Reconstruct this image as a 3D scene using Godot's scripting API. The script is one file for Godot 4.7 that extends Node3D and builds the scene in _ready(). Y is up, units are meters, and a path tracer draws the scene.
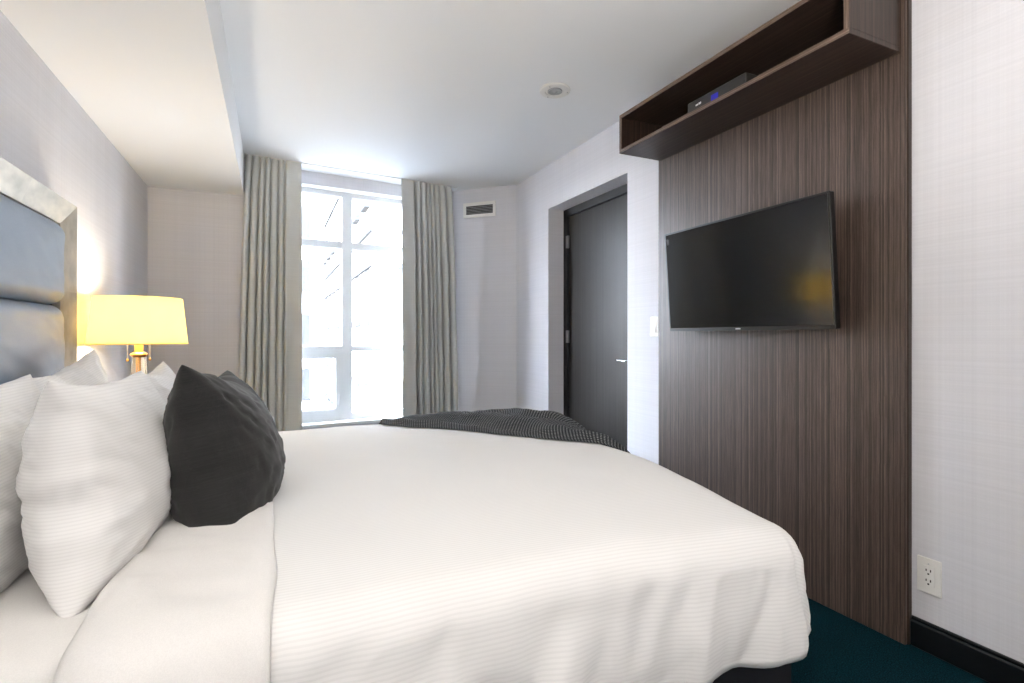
extends Node3D
# Hotel bedroom. x runs right along the window wall, depth into the room is -z; units are metres.

const CAM_Y := 1.07
const CEIL := 2.45
const WL := -0.82      # left wall face
const WR := 2.02       # right wall face
const BACK := -1.5     # depth of the wall behind the viewer (as -z)

var M := {}
var taken := {}
var rng := RandomNumberGenerator.new()
var noise := FastNoiseLite.new()

# ---------------------------------------------------------------- helpers
func P(x: float, y: float, d: float) -> Vector3:
	return Vector3(x, y, -d)

func numbered(called: String) -> String:
	if not taken.has(called):
		taken[called] = 0
		return called
	taken[called] += 1
	return "%s_%03d" % [called, taken[called]]

func meta(o: Node, label: String, category := "", group := "", kind := "") -> void:
	if label: o.set_meta("label", label)
	if category: o.set_meta("category", category)
	if group: o.set_meta("group", group)
	if kind: o.set_meta("kind", kind)

func thing(called: String, at: Vector3, label: String, category: String, group := "") -> Node3D:
	var o := Node3D.new()
	o.name = numbered(called)
	add_child(o)
	o.position = at
	meta(o, label, category, group)
	return o

func obj(called: String, m: Mesh, material: Material, parent: Node = null, at := Vector3.ZERO) -> MeshInstance3D:
	var o := MeshInstance3D.new()
	o.mesh = m
	o.material_override = material
	if parent == null:
		o.name = numbered(called)
		add_child(o)
	else:
		o.name = called
		parent.add_child(o, true)
	o.position = at
	return o

func structure(called: String, m: Mesh, material: Material, at := Vector3.ZERO, label := "", category := "") -> MeshInstance3D:
	var o := obj(called, m, material, null, at)
	meta(o, label, category, "", "structure")
	return o

func smat(called: String, c: Color, rough := 0.8, metal := 0.0) -> StandardMaterial3D:
	var m := StandardMaterial3D.new()
	m.resource_name = called
	m.albedo_color = c
	m.roughness = rough
	m.metallic = metal
	M[called] = m
	return m

# --- a smooth surface from grids of points; normals are welded by position
class Soft:
	var v := PackedVector3Array()
	var uv := PackedVector2Array()
	var idx := PackedInt32Array()
	func grid(rows: Array, uvs: Array, flip := false) -> void:
		var base := v.size()
		var w: int = rows[0].size()
		for r in rows.size():
			for c in w:
				v.append(rows[r][c])
				uv.append(uvs[r][c])
		for r in rows.size() - 1:
			for c in w - 1:
				var a := base + r * w + c
				var b := a + 1
				var d := a + w
				var e := d + 1
				if flip:
					idx.append_array([a, b, d, b, e, d])
				else:
					idx.append_array([a, d, b, b, d, e])
	func commit() -> ArrayMesh:
		var acc := {}
		var keys := []
		keys.resize(v.size())
		for i in v.size():
			var q := v[i] * 20000.0
			keys[i] = Vector3i(roundi(q.x), roundi(q.y), roundi(q.z))
		for t in range(0, idx.size(), 3):
			var a := v[idx[t]]
			var n := (v[idx[t + 2]] - a).cross(v[idx[t + 1]] - a)
			for k in 3:
				var key: Vector3i = keys[idx[t + k]]
				acc[key] = acc.get(key, Vector3.ZERO) + n
		var nn := PackedVector3Array()
		nn.resize(v.size())
		for i in v.size():
			nn[i] = acc.get(keys[i], Vector3.UP).normalized()
		var arr := []
		arr.resize(Mesh.ARRAY_MAX)
		arr[Mesh.ARRAY_VERTEX] = v
		arr[Mesh.ARRAY_NORMAL] = nn
		arr[Mesh.ARRAY_TEX_UV] = uv
		arr[Mesh.ARRAY_INDEX] = idx
		var m := ArrayMesh.new()
		m.add_surface_from_arrays(Mesh.PRIMITIVE_TRIANGLES, arr)
		return m

# --- hard-edged shapes collected in a SurfaceTool
func start() -> SurfaceTool:
	var st := SurfaceTool.new()
	st.begin(Mesh.PRIMITIVE_TRIANGLES)
	return st

func uv_of(p: Vector3, n: Vector3, grain: int) -> Vector2:
	var a := n.abs()
	var ax := 0
	if a.y > a.x and a.y >= a.z: ax = 1
	elif a.z > a.x and a.z > a.y: ax = 2
	var rest := [0, 1, 2]
	rest.erase(ax)
	if grain in rest:
		rest.erase(grain)
		return Vector2(p[rest[0]], p[grain])
	return Vector2(p[rest[0]], p[rest[1]])

func poly(st: SurfaceTool, pts: Array, centre: Vector3, grain := 1) -> void:
	var n: Vector3 = (pts[2] - pts[0]).cross(pts[1] - pts[0])
	if n.length() < 1e-12: return
	n = n.normalized()
	var mid := Vector3.ZERO
	for p in pts: mid += p
	mid /= pts.size()
	var q := pts.duplicate()
	if n.dot(mid - centre) < 0.0:
		q.reverse()
		n = -n
	for k in range(1, q.size() - 1):
		for p in [q[0], q[k], q[k + 1]]:
			st.set_normal(n)
			st.set_uv(uv_of(p, n, grain))
			st.add_vertex(p)

# chamfered box between two corners
func add_box(st: SurfaceTool, lo: Vector3, hi: Vector3, bev := 0.0, grain := 1) -> void:
	var l := lo.min(hi)
	var h := lo.max(hi)
	var c := (l + h) / 2.0
	var s := (h - l) / 2.0
	var b := minf(bev, minf(s.x, minf(s.y, s.z)) * 0.9)
	if b <= 0.0:
		for ax in 3:
			for sg in [-1.0, 1.0]:
				var i := (ax + 1) % 3
				var j := (ax + 2) % 3
				var q := []
				for k in [[-1.0, -1.0], [1.0, -1.0], [1.0, 1.0], [-1.0, 1.0]]:
					var p := c
					p[ax] += sg * s[ax]
					p[i] += k[0] * s[i]
					p[j] += k[1] * s[j]
					q.append(p)
				poly(st, q, c, grain)
		return
	var corner := func(sx: float, sy: float, sz: float, ax: int) -> Vector3:
		var sg := Vector3(sx, sy, sz)
		var p := c
		for k in 3:
			p[k] += sg[k] * (s[k] if k == ax else s[k] - b)
		return p
	for ax in 3:
		var i := (ax + 1) % 3
		var j := (ax + 2) % 3
		for sg in [-1.0, 1.0]:
			var q := []
			for k in [[-1.0, -1.0], [1.0, -1.0], [1.0, 1.0], [-1.0, 1.0]]:
				var t := Vector3.ZERO
				t[ax] = sg; t[i] = k[0]; t[j] = k[1]
				q.append(corner.call(t.x, t.y, t.z, ax))
			poly(st, q, c, grain)
		# edges running along ax
		for k in [[-1.0, -1.0], [1.0, -1.0], [1.0, 1.0], [-1.0, 1.0]]:
			var t0 := Vector3.ZERO
			t0[ax] = -1.0; t0[i] = k[0]; t0[j] = k[1]
			var t1 := t0
			t1[ax] = 1.0
			poly(st, [corner.call(t0.x, t0.y, t0.z, i), corner.call(t1.x, t1.y, t1.z, i), corner.call(t1.x, t1.y, t1.z, j), corner.call(t0.x, t0.y, t0.z, j)], c, grain)
	for sx in [-1.0, 1.0]:
		for sy in [-1.0, 1.0]:
			for sz in [-1.0, 1.0]:
				poly(st, [corner.call(sx, sy, sz, 0), corner.call(sx, sy, sz, 1), corner.call(sx, sy, sz, 2)], c, grain)

func box(lo: Vector3, hi: Vector3, bev := 0.0, grain := 1) -> ArrayMesh:
	var st := start()
	add_box(st, lo, hi, bev, grain)
	return st.commit()

# box given by x range, y range, depth range
func dbox(x0: float, x1: float, y0: float, y1: float, d0: float, d1: float, bev := 0.0, grain := 1) -> ArrayMesh:
	return box(P(x0, y0, d0), P(x1, y1, d1), bev, grain)

# a hexahedron of eight corners: four of one end, four of the other
func hexa(a: Array, b: Array, grain := 1) -> ArrayMesh:
	var st := start()
	var c := Vector3.ZERO
	for p in a + b: c += p / 8.0
	poly(st, a, c, grain)
	poly(st, b, c, grain)
	for k in 4:
		var n := (k + 1) % 4
		poly(st, [a[k], a[n], b[n], b[k]], c, grain)
	return st.commit()

func lathe(profile: Array, segs := 32, smooth := true) -> ArrayMesh:
	var s := Soft.new()
	if smooth:
		var rows := []
		var uvs := []
		for p in profile:
			var r := []
			var u := []
			for k in segs + 1:
				var a := TAU * k / segs
				r.append(Vector3(p.x * cos(a), p.y, p.x * sin(a)))
				u.append(Vector2(float(k) / segs, p.y))
			rows.append(r)
			uvs.append(u)
		s.grid(rows, uvs)
		return s.commit()
	var st := start()
	for i in profile.size() - 1:
		var p0: Vector2 = profile[i]
		var p1: Vector2 = profile[i + 1]
		for k in segs:
			var a := TAU * k / segs
			var b := TAU * (k + 1) / segs
			var inner := Vector3(0, (p0.y + p1.y) / 2.0, 0)
			var q := [Vector3(p0.x * cos(a), p0.y, p0.x * sin(a)), Vector3(p0.x * cos(b), p0.y, p0.x * sin(b)), Vector3(p1.x * cos(b), p1.y, p1.x * sin(b)), Vector3(p1.x * cos(a), p1.y, p1.x * sin(a))]
			var dr := p1.x - p0.x
			var dy := p1.y - p0.y
			if absf(dy) < absf(dr) * 0.2:
				inner.y -= 10.0 * signf(-dr if dy == 0.0 else -dr)
			if p0.x < 1e-6: q.remove_at(1)
			elif p1.x < 1e-6: q.remove_at(2)
			poly(st, q, inner)
	return st.commit()

func tube(path: Array, radius: float, segs := 10) -> ArrayMesh:
	var s := Soft.new()
	var rows := []
	var uvs := []
	for i in path.size():
		var t: Vector3 = (path[mini(i + 1, path.size() - 1)] - path[maxi(i - 1, 0)]).normalized()
		var side := t.cross(Vector3.UP if absf(t.y) < 0.9 else Vector3.RIGHT).normalized()
		var up := side.cross(t)
		var r := []
		var u := []
		var rad := radius
		for k in segs + 1:
			var a := TAU * k / segs
			r.append(path[i] + (side * cos(a) + up * sin(a)) * rad)
			u.append(Vector2(float(k) / segs, float(i)))
		rows.append(r)
		uvs.append(u)
	var cap0 := []
	var cap1 := []
	for k in segs + 1:
		cap0.append(path[0])
		cap1.append(path[-1])
	rows.push_front(cap0)
	rows.append(cap1)
	uvs.push_front(uvs[0])
	uvs.append(uvs[-1])
	s.grid(rows, uvs)
	return s.commit()

# ---------------------------------------------------------------- textures
func img_tex(w: int, h: int, f: Callable) -> ImageTexture:
	var data := PackedByteArray()
	data.resize(w * h * 3)
	var i := 0
	for y in h:
		for x in w:
			var c: Color = f.call(x, y)
			data[i] = clampi(int(c.r * 255.0), 0, 255)
			data[i + 1] = clampi(int(c.g * 255.0), 0, 255)
			data[i + 2] = clampi(int(c.b * 255.0), 0, 255)
			i += 3
	return ImageTexture.create_from_image(Image.create_from_data(w, h, false, Image.FORMAT_RGB8, data))

func wrapped_noise(n: int, seed_: int, cells: Array) -> PackedFloat32Array:
	# periodic 1D value noise, sum of octaves [cells, amplitude]
	var r := RandomNumberGenerator.new()
	r.seed = seed_
	var out := PackedFloat32Array()
	out.resize(n)
	for o in cells:
		var k: int = o[0]
		var vals := []
		for i in k: vals.append(r.randf() * 2.0 - 1.0)
		for i in n:
			var t := float(i) * k / n
			var a := int(t)
			var f := t - a
			f = f * f * (3.0 - 2.0 * f)
			out[i] += o[1] * lerpf(vals[a % k], vals[(a + 1) % k], f)
	return out

func make_materials() -> void:
	rng.seed = 11
	noise.seed = 5
	noise.frequency = 1.0
	noise.fractal_octaves = 3

	# woven grasscloth wallpaper
	var n := 512
	var cols := wrapped_noise(n, 3, [[256, 0.5], [96, 0.35], [20, 0.2]])
	var rows := wrapped_noise(n, 4, [[256, 0.5], [96, 0.35], [20, 0.2]])
	var r2 := RandomNumberGenerator.new()
	r2.seed = 9
	var mod := FastNoiseLite.new()
	mod.seed = 21
	mod.frequency = 0.02
	var weave := func(x: int, y: int) -> float:
		var a := 0.5 + 0.5 * mod.get_noise_2d(x * 0.15, y)
		return cols[x] * (0.5 + a) + rows[y] * (1.5 - a) + r2.randf_range(-0.35, 0.35)
	var paper := smat("wallpaper", Color(0.885, 0.88, 0.895), 0.85)
	paper.albedo_texture = img_tex(n, n, func(x, y):
		var t: float = 0.97 + 0.017 * weave.call(x, y)
		return Color(t, t, t * 1.002))
	paper.uv1_triplanar = true
	paper.uv1_world_triplanar = true
	paper.uv1_scale = Vector3.ONE * 1.55
	paper.uv1_triplanar_sharpness = 8.0

	smat("ceiling_paint", Color(0.96, 0.96, 0.96), 0.9)
	smat("white_paint", Color(0.92, 0.92, 0.91), 0.5)
	smat("window_vinyl", Color(0.88, 0.885, 0.89), 0.4)
	smat("white_plastic", Color(0.93, 0.92, 0.90), 0.35)
	smat("slot_brown", Color(0.16, 0.12, 0.09), 0.6)
	smat("grey_plastic", Color(0.70, 0.70, 0.70), 0.5)
	smat("dark_gap", Color(0.12, 0.12, 0.12), 0.8)

	# carpet
	var carpet := smat("carpet", Color(0.085, 0.28, 0.325), 1.0)
	var cn := FastNoiseLite.new()
	cn.seed = 77
	cn.frequency = 0.11
	carpet.albedo_texture = img_tex(n, n, func(x, y):
		var t: float = 0.68 + 0.35 * cn.get_noise_2d(x, y) + r2.randf_range(-0.25, 0.25)
		return Color(t, t, t))
	carpet.heightmap_enabled = true
	carpet.heightmap_texture = carpet.albedo_texture
	carpet.heightmap_scale = 1.0
	carpet.uv1_scale = Vector3(3, 3, 1)
	carpet.metallic_specular = 0.15

	smat("baseboard_black", Color(0.06, 0.07, 0.085), 0.35)

	# dark striped veneer: u across the grain, v along it
	var grain := wrapped_noise(1024, 31, [[512, 0.50], [330, 0.34], [120, 0.10], [30, 0.05]])
	var fine := FastNoiseLite.new()
	fine.seed = 8
	fine.frequency = 0.012
	var veneer := smat("veneer", Color(0.76, 0.715, 0.69), 0.42)
	veneer.albedo_texture = img_tex(1024, 512, func(x, y):
		var w: int = (x + int(3.0 * fine.get_noise_2d(x * 0.2, y * 0.8)) + 1024) % 1024
		var t: float = 0.45 + 0.46 * grain[w] + 0.30 * fine.get_noise_2d(x * 24.0, y * 2.2) + r2.randf_range(-0.05, 0.05)
		t = clampf(t, 0.0, 1.0)
		return Color(0.20, 0.165, 0.15).lerp(Color(0.66, 0.60, 0.56), t))
	veneer.uv1_scale = Vector3(0.95, 0.4, 1)
	veneer.metallic_specular = 0.5
	var sv: StandardMaterial3D = veneer.duplicate()
	sv.resource_name = "shelf_veneer"
	sv.albedo_color = Color(0.52, 0.455, 0.42)
	M.shelf_veneer = sv
	var edge := smat("veneer_lit_edge", Color(0.46, 0.37, 0.32), 0.45)
	edge.albedo_texture = veneer.albedo_texture
	edge.uv1_scale = Vector3(0.95, 0.4, 1)
	edge.albedo_color = Color(0.95, 0.88, 0.82)  # front edges tinted paler for the light they catch

	# door laminate
	var dl := smat("door_laminate", Color(0.26, 0.245, 0.235), 0.38)
	var dg := wrapped_noise(512, 61, [[220, 0.4], [70, 0.3], [12, 0.3]])
	dl.albedo_texture = img_tex(512, 256, func(x, y):
		var t: float = 0.8 + 0.12 * dg[x] + 0.06 * fine.get_noise_2d(x * 5.0, y) + r2.randf_range(-0.03, 0.03)
		return Color(t, t, t))
	dl.uv1_scale = Vector3(1.1, 0.4, 1)
	dl.metallic_specular = 0.28
	smat("door_frame_black", Color(0.06, 0.06, 0.065), 0.6)
	smat("chrome", Color(0.86, 0.86, 0.87), 0.18, 1.0)
	smat("brushed_steel", Color(0.62, 0.62, 0.62), 0.35, 1.0)

	# bed linen: fine corded stripe
	var linen := smat("striped_linen", Color(0.90, 0.895, 0.89), 0.75)
	linen.albedo_texture = img_tex(64, 64, func(x, y):
		var s: float = 0.5 + 0.5 * sin(TAU * y / 16.0)
		var t: float = 0.97 + 0.03 * smoothstep(0.15, 0.6, s)
		return Color(t, t, t))
	linen.heightmap_enabled = true
	linen.heightmap_texture = linen.albedo_texture
	linen.heightmap_scale = 0.09
	linen.uv1_scale = Vector3(28, 28, 1)
	linen.rim_enabled = true
	linen.rim = 0.3
	var pl: StandardMaterial3D = linen.duplicate()
	pl.resource_name = "pillow_linen"
	pl.uv1_scale = Vector3(40, 40, 1)
	pl.heightmap_scale = 0.05
	pl.albedo_color = Color(0.915, 0.91, 0.905)
	M.pillow_linen = pl
	var sheet := smat("plain_linen", Color(0.90, 0.89, 0.88), 0.78)
	sheet.albedo_texture = img_tex(256, 256, func(x, y):
		var t: float = 0.97 + r2.randf_range(-0.02, 0.02)
		return Color(t, t, t))
	sheet.uv1_scale = Vector3(4, 4, 1)
	sheet.rim_enabled = true
	sheet.rim = 0.3
	smat("seam_white", Color(0.86, 0.85, 0.84), 0.8)

	var char_ := smat("charcoal_weave", Color(0.16, 0.16, 0.16), 0.9)
	char_.albedo_texture = img_tex(256, 256, func(x, y):
		var t: float = 0.72 + 0.12 * cols[x * 2] + 0.12 * rows[y * 2] + r2.randf_range(-0.12, 0.12)
		return Color(t, t, t))
	char_.uv1_scale = Vector3(4, 4, 1)
	char_.rim_enabled = true
	char_.rim = 0.5
	char_.rim_tint = 0.3

	# knitted throw: dark with rows of pale stitches
	var knit := smat("knit", Color(1, 1, 1), 0.95)
	knit.albedo_texture = img_tex(64, 64, func(x, y):
		var a: float = absf(sin(PI * x / 8.0))
		var b: float = absf(sin(PI * y / 16.0))
		var t: float = smoothstep(0.72, 0.95, a) * smoothstep(0.55, 0.9, b)
		return Color(0.15, 0.165, 0.185).lerp(Color(0.66, 0.66, 0.66), t))
	knit.heightmap_enabled = true
	knit.heightmap_texture = knit.albedo_texture
	knit.heightmap_scale = 0.5
	knit.uv1_scale = Vector3(14, 14, 1)
	smat("navy_fabric", Color(0.085, 0.095, 0.125), 0.9)

	var drape := smat("drape", Color(0.86, 0.865, 0.85), 0.7)
	drape.albedo_texture = img_tex(256, 256, func(x, y):
		var t: float = 0.95 + 0.02 * cols[x * 2] + 0.02 * rows[y * 2] + r2.randf_range(-0.015, 0.015)
		return Color(t, t, t))
	drape.uv1_scale = Vector3(3, 3, 1)
	drape.rim_enabled = true
	drape.rim = 0.3
	drape.backlight_enabled = true
	drape.backlight = Color(0.10, 0.10, 0.095)

	var blue := smat("blue_leather", Color(0.57, 0.625, 0.69), 0.5)
	blue.albedo_texture = img_tex(256, 256, func(x, y):
		var t: float = 0.95 + 0.03 * cols[x * 2] * rows[y * 2] + r2.randf_range(-0.02, 0.02)
		return Color(t, t, t))
	blue.uv1_scale = Vector3(3, 3, 1)
	var gilt := smat("pale_gilt", Color(0.80, 0.765, 0.70), 0.36, 0.25)
	var gn := FastNoiseLite.new()
	gn.seed = 14
	gn.frequency = 0.02
	gn.fractal_octaves = 4
	gilt.albedo_texture = img_tex(256, 256, func(x, y):
		var t: float = 0.88 + 0.16 * gn.get_noise_2d(x, y * 0.5)
		return Color(t, t, t * 0.985))
	gilt.uv1_scale = Vector3(2, 2, 1)

	# lamp
	var shade := smat("lamp_shade", Color(0.95, 0.90, 0.72), 0.9)
	shade.backlight_enabled = true
	shade.backlight = Color(1.0, 0.93, 0.69)
	smat("brass", Color(0.80, 0.58, 0.33), 0.28, 1.0)
	var glass := smat("lamp_glass", Color(0.97, 0.95, 0.90, 0.08), 0.02)
	glass.transparency = BaseMaterial3D.TRANSPARENCY_ALPHA
	glass.refraction_enabled = true
	glass.refraction_scale = 0.05
	var bulb := smat("bulb_glow", Color(1, 1, 1), 0.5)
	bulb.emission_enabled = true
	bulb.emission = Color(1.0, 0.80, 0.52)
	bulb.emission_energy_multiplier = 4.0
	smat("dark_wood", Color(0.20, 0.15, 0.12), 0.45)

	# television
	smat("tv_screen", Color(0.012, 0.012, 0.013), 0.12)
	smat("tv_case", Color(0.02, 0.02, 0.022), 0.3)
	smat("tv_back", Color(0.03, 0.03, 0.03), 0.6)
	smat("logo_silver", Color(0.85, 0.85, 0.85), 0.4)
	smat("box_plastic", Color(0.17, 0.165, 0.16), 0.4)
	smat("copper_plastic", Color(0.50, 0.26, 0.13), 0.4)
	var disp := smat("blue_display", Color(0.05, 0.05, 0.25), 0.3)
	disp.emission_enabled = true
	disp.emission = Color(0.16, 0.16, 0.75)
	disp.emission_energy_multiplier = 0.5

	var pane := smat("pane_glass", Color(0.97, 0.98, 0.98, 0.04), 0.02)
	pane.transparency = BaseMaterial3D.TRANSPARENCY_ALPHA
	var lit := smat("unseen_uplighter_glow", Color(1, 1, 1), 0.5)  # glow of the uplighter out of view behind the viewer
	lit.emission_enabled = true
	lit.emission = Color(1.0, 0.90, 0.78)
	lit.emission_energy_multiplier = 3.0

	# street outside
	smat("pale_stone", Color(0.66, 0.65, 0.63), 0.9)
	smat("stone_ledge", Color(0.21, 0.21, 0.21), 0.9).metallic_specular = 0.0
	smat("street_window", Color(0.205, 0.205, 0.205), 0.9).metallic_specular = 0.0
	smat("asphalt", Color(0.32, 0.32, 0.32), 0.95)

# ---------------------------------------------------------------- camera and light
func setup() -> void:
	var cam := Camera3D.new()
	cam.name = "camera"
	add_child(cam)
	cam.position = Vector3(0, CAM_Y, 0)
	cam.rotation_degrees = Vector3(0, -24.7, 0)
	var f := 520.0
	var near := 0.05
	# level camera, lens shifted so that the horizon lies at row 336 of 683
	cam.set_frustum(near * 683.0 / f, Vector2(0, -5.5 / f * near), near, 200.0)
	cam.current = true

	var sky_m := ProceduralSkyMaterial.new()
	sky_m.sky_top_color = Color(0.80, 0.87, 0.97)
	sky_m.sky_horizon_color = Color(0.95, 0.97, 1.0)
	sky_m.ground_horizon_color = Color(0.75, 0.76, 0.78)
	sky_m.ground_bottom_color = Color(0.55, 0.55, 0.56)
	sky_m.sky_energy_multiplier = 1.0
	var sky := Sky.new()
	sky.sky_material = sky_m
	var env := Environment.new()
	env.background_mode = Environment.BG_SKY
	env.sky = sky
	env.background_energy_multiplier = 74.0
	env.tonemap_mode = Environment.TONE_MAPPER_LINEAR
	env.tonemap_exposure = 1.3
	env.sdfgi_enabled = true
	env.ssao_enabled = true
	env.ssil_enabled = true
	var we := WorldEnvironment.new()
	we.name = "world_environment"
	we.environment = env
	add_child(we)

# ---------------------------------------------------------------- room
# window wall: a line turned a few degrees from the other walls
const WW0 := Vector2(0.0, 4.64)   # x, depth of the face at its left end
var ww_dir := Vector2(1.0, 0.092).normalized()

func ww(s: float, y: float, back: float) -> Vector3:
	# s along the wall, back = distance behind the face
	var nrm := Vector2(-ww_dir.y, ww_dir.x)
	var q := WW0 + ww_dir * s + nrm * back
	return P(q.x, y, q.y)

func ww_box(s0: float, s1: float, y0: float, y1: float, b0: float, b1: float) -> ArrayMesh:
	return hexa([ww(s0, y0, b0), ww(s1, y0, b0), ww(s1, y1, b0), ww(s0, y1, b0)], [ww(s0, y0, b1), ww(s1, y0, b1), ww(s1, y1, b1), ww(s0, y1, b1)])

func joined(meshes: Array) -> ArrayMesh:
	var st := start()
	for m in meshes: st.append_from(m, 0, Transform3D())
	return st.commit()

const OP := [0.04, 1.20, 0.325, 2.345]   # window opening along the wall: s0, s1, y0, y1
const DOOR := [2.66, 3.69, 2.095]        # door recess: depth from, to, height

func build_room() -> void:
	structure("floor", dbox(WL - 0.2, WR + 0.4, -0.2, 0.0, BACK - 0.2, 5.2), M.carpet, Vector3.ZERO, "dark teal cut pile carpet", "carpet")
	structure("ceiling", dbox(WL - 0.2, WR + 0.4, CEIL, CEIL + 0.2, BACK - 0.2, 5.2), M.ceiling_paint, Vector3.ZERO, "smooth white painted ceiling", "ceiling")
	structure("wall_left", dbox(WL - 0.2, WL, 0, CEIL, BACK - 0.2, 4.5), M.wallpaper, Vector3.ZERO, "pale grey woven wallpaper behind the headboard", "wall")
	structure("wall_far", dbox(WL - 0.2, 0.0, 0, CEIL, 4.5, 5.0), M.wallpaper, Vector3.ZERO, "grey wallpapered pier between lamp corner and curtain", "wall")
	structure("wall_window", joined([
		ww_box(-0.02, OP[0], 0, CEIL, 0, 0.22), ww_box(OP[1], 1.62, 0, CEIL, 0, 0.22),
		ww_box(OP[0], OP[1], 0, OP[2], 0, 0.22), ww_box(OP[0], OP[1], OP[3], CEIL, 0, 0.22)]), M.wallpaper, Vector3.ZERO, "wallpapered wall around the window opening", "wall")
	# angled wall with the vent
	var b := Vector2(WR, 4.29)
	var dn := Vector2(-1, 1).normalized()
	var out := Vector2(1, 1).normalized()
	var e := b + dn * 0.76
	structure("wall_angled", hexa([P(b.x, 0, b.y), P(e.x, 0, e.y), P(e.x, CEIL, e.y), P(b.x, CEIL, b.y)],
		[P(b.x + out.x * 0.2, 0, b.y + out.y * 0.2), P(e.x + out.x * 0.2, 0, e.y + out.y * 0.2), P(e.x + out.x * 0.2, CEIL, e.y + out.y * 0.2), P(b.x + out.x * 0.2, CEIL, b.y + out.y * 0.2)]), M.wallpaper, Vector3.ZERO, "angled wallpapered corner wall with an air vent", "wall")
	structure("wall_right", joined([
		dbox(WR, WR + 0.30, 0, CEIL, BACK - 0.2, DOOR[0]), dbox(WR, WR + 0.30, 0, CEIL, DOOR[1], 4.5),
		dbox(WR, WR + 0.30, DOOR[2], CEIL, DOOR[0], DOOR[1])]), M.wallpaper, Vector3.ZERO, "pale grey woven wallpaper around door and wood panel", "wall")
	structure("wall_back", dbox(WL - 0.2, WR + 0.4, 0, CEIL, BACK - 0.2, BACK), M.wallpaper, Vector3.ZERO, "wallpapered wall behind the viewer", "wall")
	structure("ceiling_soffit", dbox(WL, -0.2, 2.15, CEIL, BACK, 4.5), M.ceiling_paint, Vector3.ZERO, "boxed white soffit above the headboard wall", "soffit")
	structure("baseboard_right", joined([dbox(WR - 0.014, WR, 0, 0.088, BACK, 1.0618, 0.003), dbox(WR - 0.009, WR, 0.088, 0.102, BACK, 1.0618, 0.003)]), M.baseboard_black, Vector3.ZERO, "black baseboard under the outlet", "baseboard")
	structure("baseboard_far", dbox(WL, -0.02, 0, 0.1, 4.486, 4.5, 0.003), M.baseboard_black, Vector3.ZERO, "black baseboard under the far pier", "baseboard")

func build_window() -> void:
	var w := Node3D.new()
	w.name = "window_1"
	add_child(w)
	meta(w, "tall white six pane window with opening lower casement", "window", "", "structure")
	var f0 := 0.115
	var f1 := 0.185
	var mid := 0.612
	var fr := 0.055
	obj("frame", joined([
		ww_box(OP[0], OP[0] + fr, OP[2], OP[3], f0, f1), ww_box(OP[1] - fr, OP[1], OP[2], OP[3], f0, f1),
		ww_box(OP[0], OP[1], OP[3] - 0.045, OP[3], f0, f1), ww_box(OP[0], OP[1], OP[2], OP[2] + 0.06, f0, f1)]), M.window_vinyl, w)
	obj("mullion", ww_box(mid - 0.043, mid + 0.043, OP[2], OP[3], f0 - 0.006, f1), M.window_vinyl, w)
	for h in [[1.874, 0.030], [0.957, 0.024]]:
		obj("transom", ww_box(OP[0], OP[1], h[0] - h[1], h[0] + h[1], f0 + 0.003, f1), M.window_vinyl, w)
	# casement sash in the lower left
	var s0: float = OP[0] + fr
	var s1 := mid - 0.043
	var y0: float = OP[2] + 0.05
	var y1 := 0.935
	var sash := obj("casement_sash", joined([
		ww_box(s0, s1, y0, y0 + 0.055, f0 - 0.012, f1 - 0.01), ww_box(s0, s1, y1 - 0.055, y1, f0 - 0.012, f1 - 0.01),
		ww_box(s0, s0 + 0.055, y0, y1, f0 - 0.0121, f1 - 0.01), ww_box(s1 - 0.055, s1, y0, y1, f0 - 0.0121, f1 - 0.01)]), M.window_vinyl, w)
	obj("glazing_bead", joined([
		ww_box(s0 + 0.055, s0 + 0.061, y0 + 0.055, y1 - 0.055, f0 + 0.012, f0 + 0.03), ww_box(s1 - 0.061, s1 - 0.055, y0 + 0.055, y1 - 0.055, f0 + 0.012, f0 + 0.03),
		ww_box(s0 + 0.055, s1 - 0.055, y0 + 0.055, y0 + 0.061, f0 + 0.012, f0 + 0.03), ww_box(s0 + 0.055, s1 - 0.055, y1 - 0.061, y1 - 0.055, f0 + 0.012, f0 + 0.03)]), M.grey_plastic, sash)
	obj("latch", joined([ww_box(s1 - 0.036, s1 - 0.016, y0 + 0.09, y0 + 0.15, f0 - 0.024, f0 - 0.012), ww_box(s1 - 0.031, s1 - 0.021, y0 + 0.10, y0 + 0.19, f0 - 0.034, f0 - 0.024)]), M.window_vinyl, sash)
	var cols := [[OP[0] + fr, mid - 0.043], [mid + 0.043, OP[1] - fr]]
	var rows := [[1.904, OP[3] - 0.045], [0.981, 1.844], [OP[2] + 0.06, 0.933]]
	for c in 2:
		for r in 3:
			var a: Array = cols[c]
			var bb: Array = rows[r]
			if c == 0 and r == 2:
				a = [s0 + 0.055, s1 - 0.055]
				bb = [y0 + 0.055, y1 - 0.055]
			obj("pane", ww_box(a[0], a[1], bb[0], bb[1], f0 + 0.03, f0 + 0.036), M.pane_glass, w)
			# slim gaskets around fixed panes
	obj("sill", joined([ww_box(OP[0], OP[1], OP[2] - 0.02, OP[2] + 0.004, -0.025, f0)]), M.white_paint, w)
	obj("head_board", ww_box(OP[0], OP[1], OP[3] - 0.004, OP[3] + 0.003, 0.0, f0), M.white_paint, w)
	obj("reveal_board", joined([ww_box(OP[0] - 0.002, OP[0] + 0.004, OP[2], OP[3], 0.0, f0), ww_box(OP[1] - 0.004, OP[1] + 0.002, OP[2], OP[3], 0.0, f0)]), M.white_paint, w)

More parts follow.
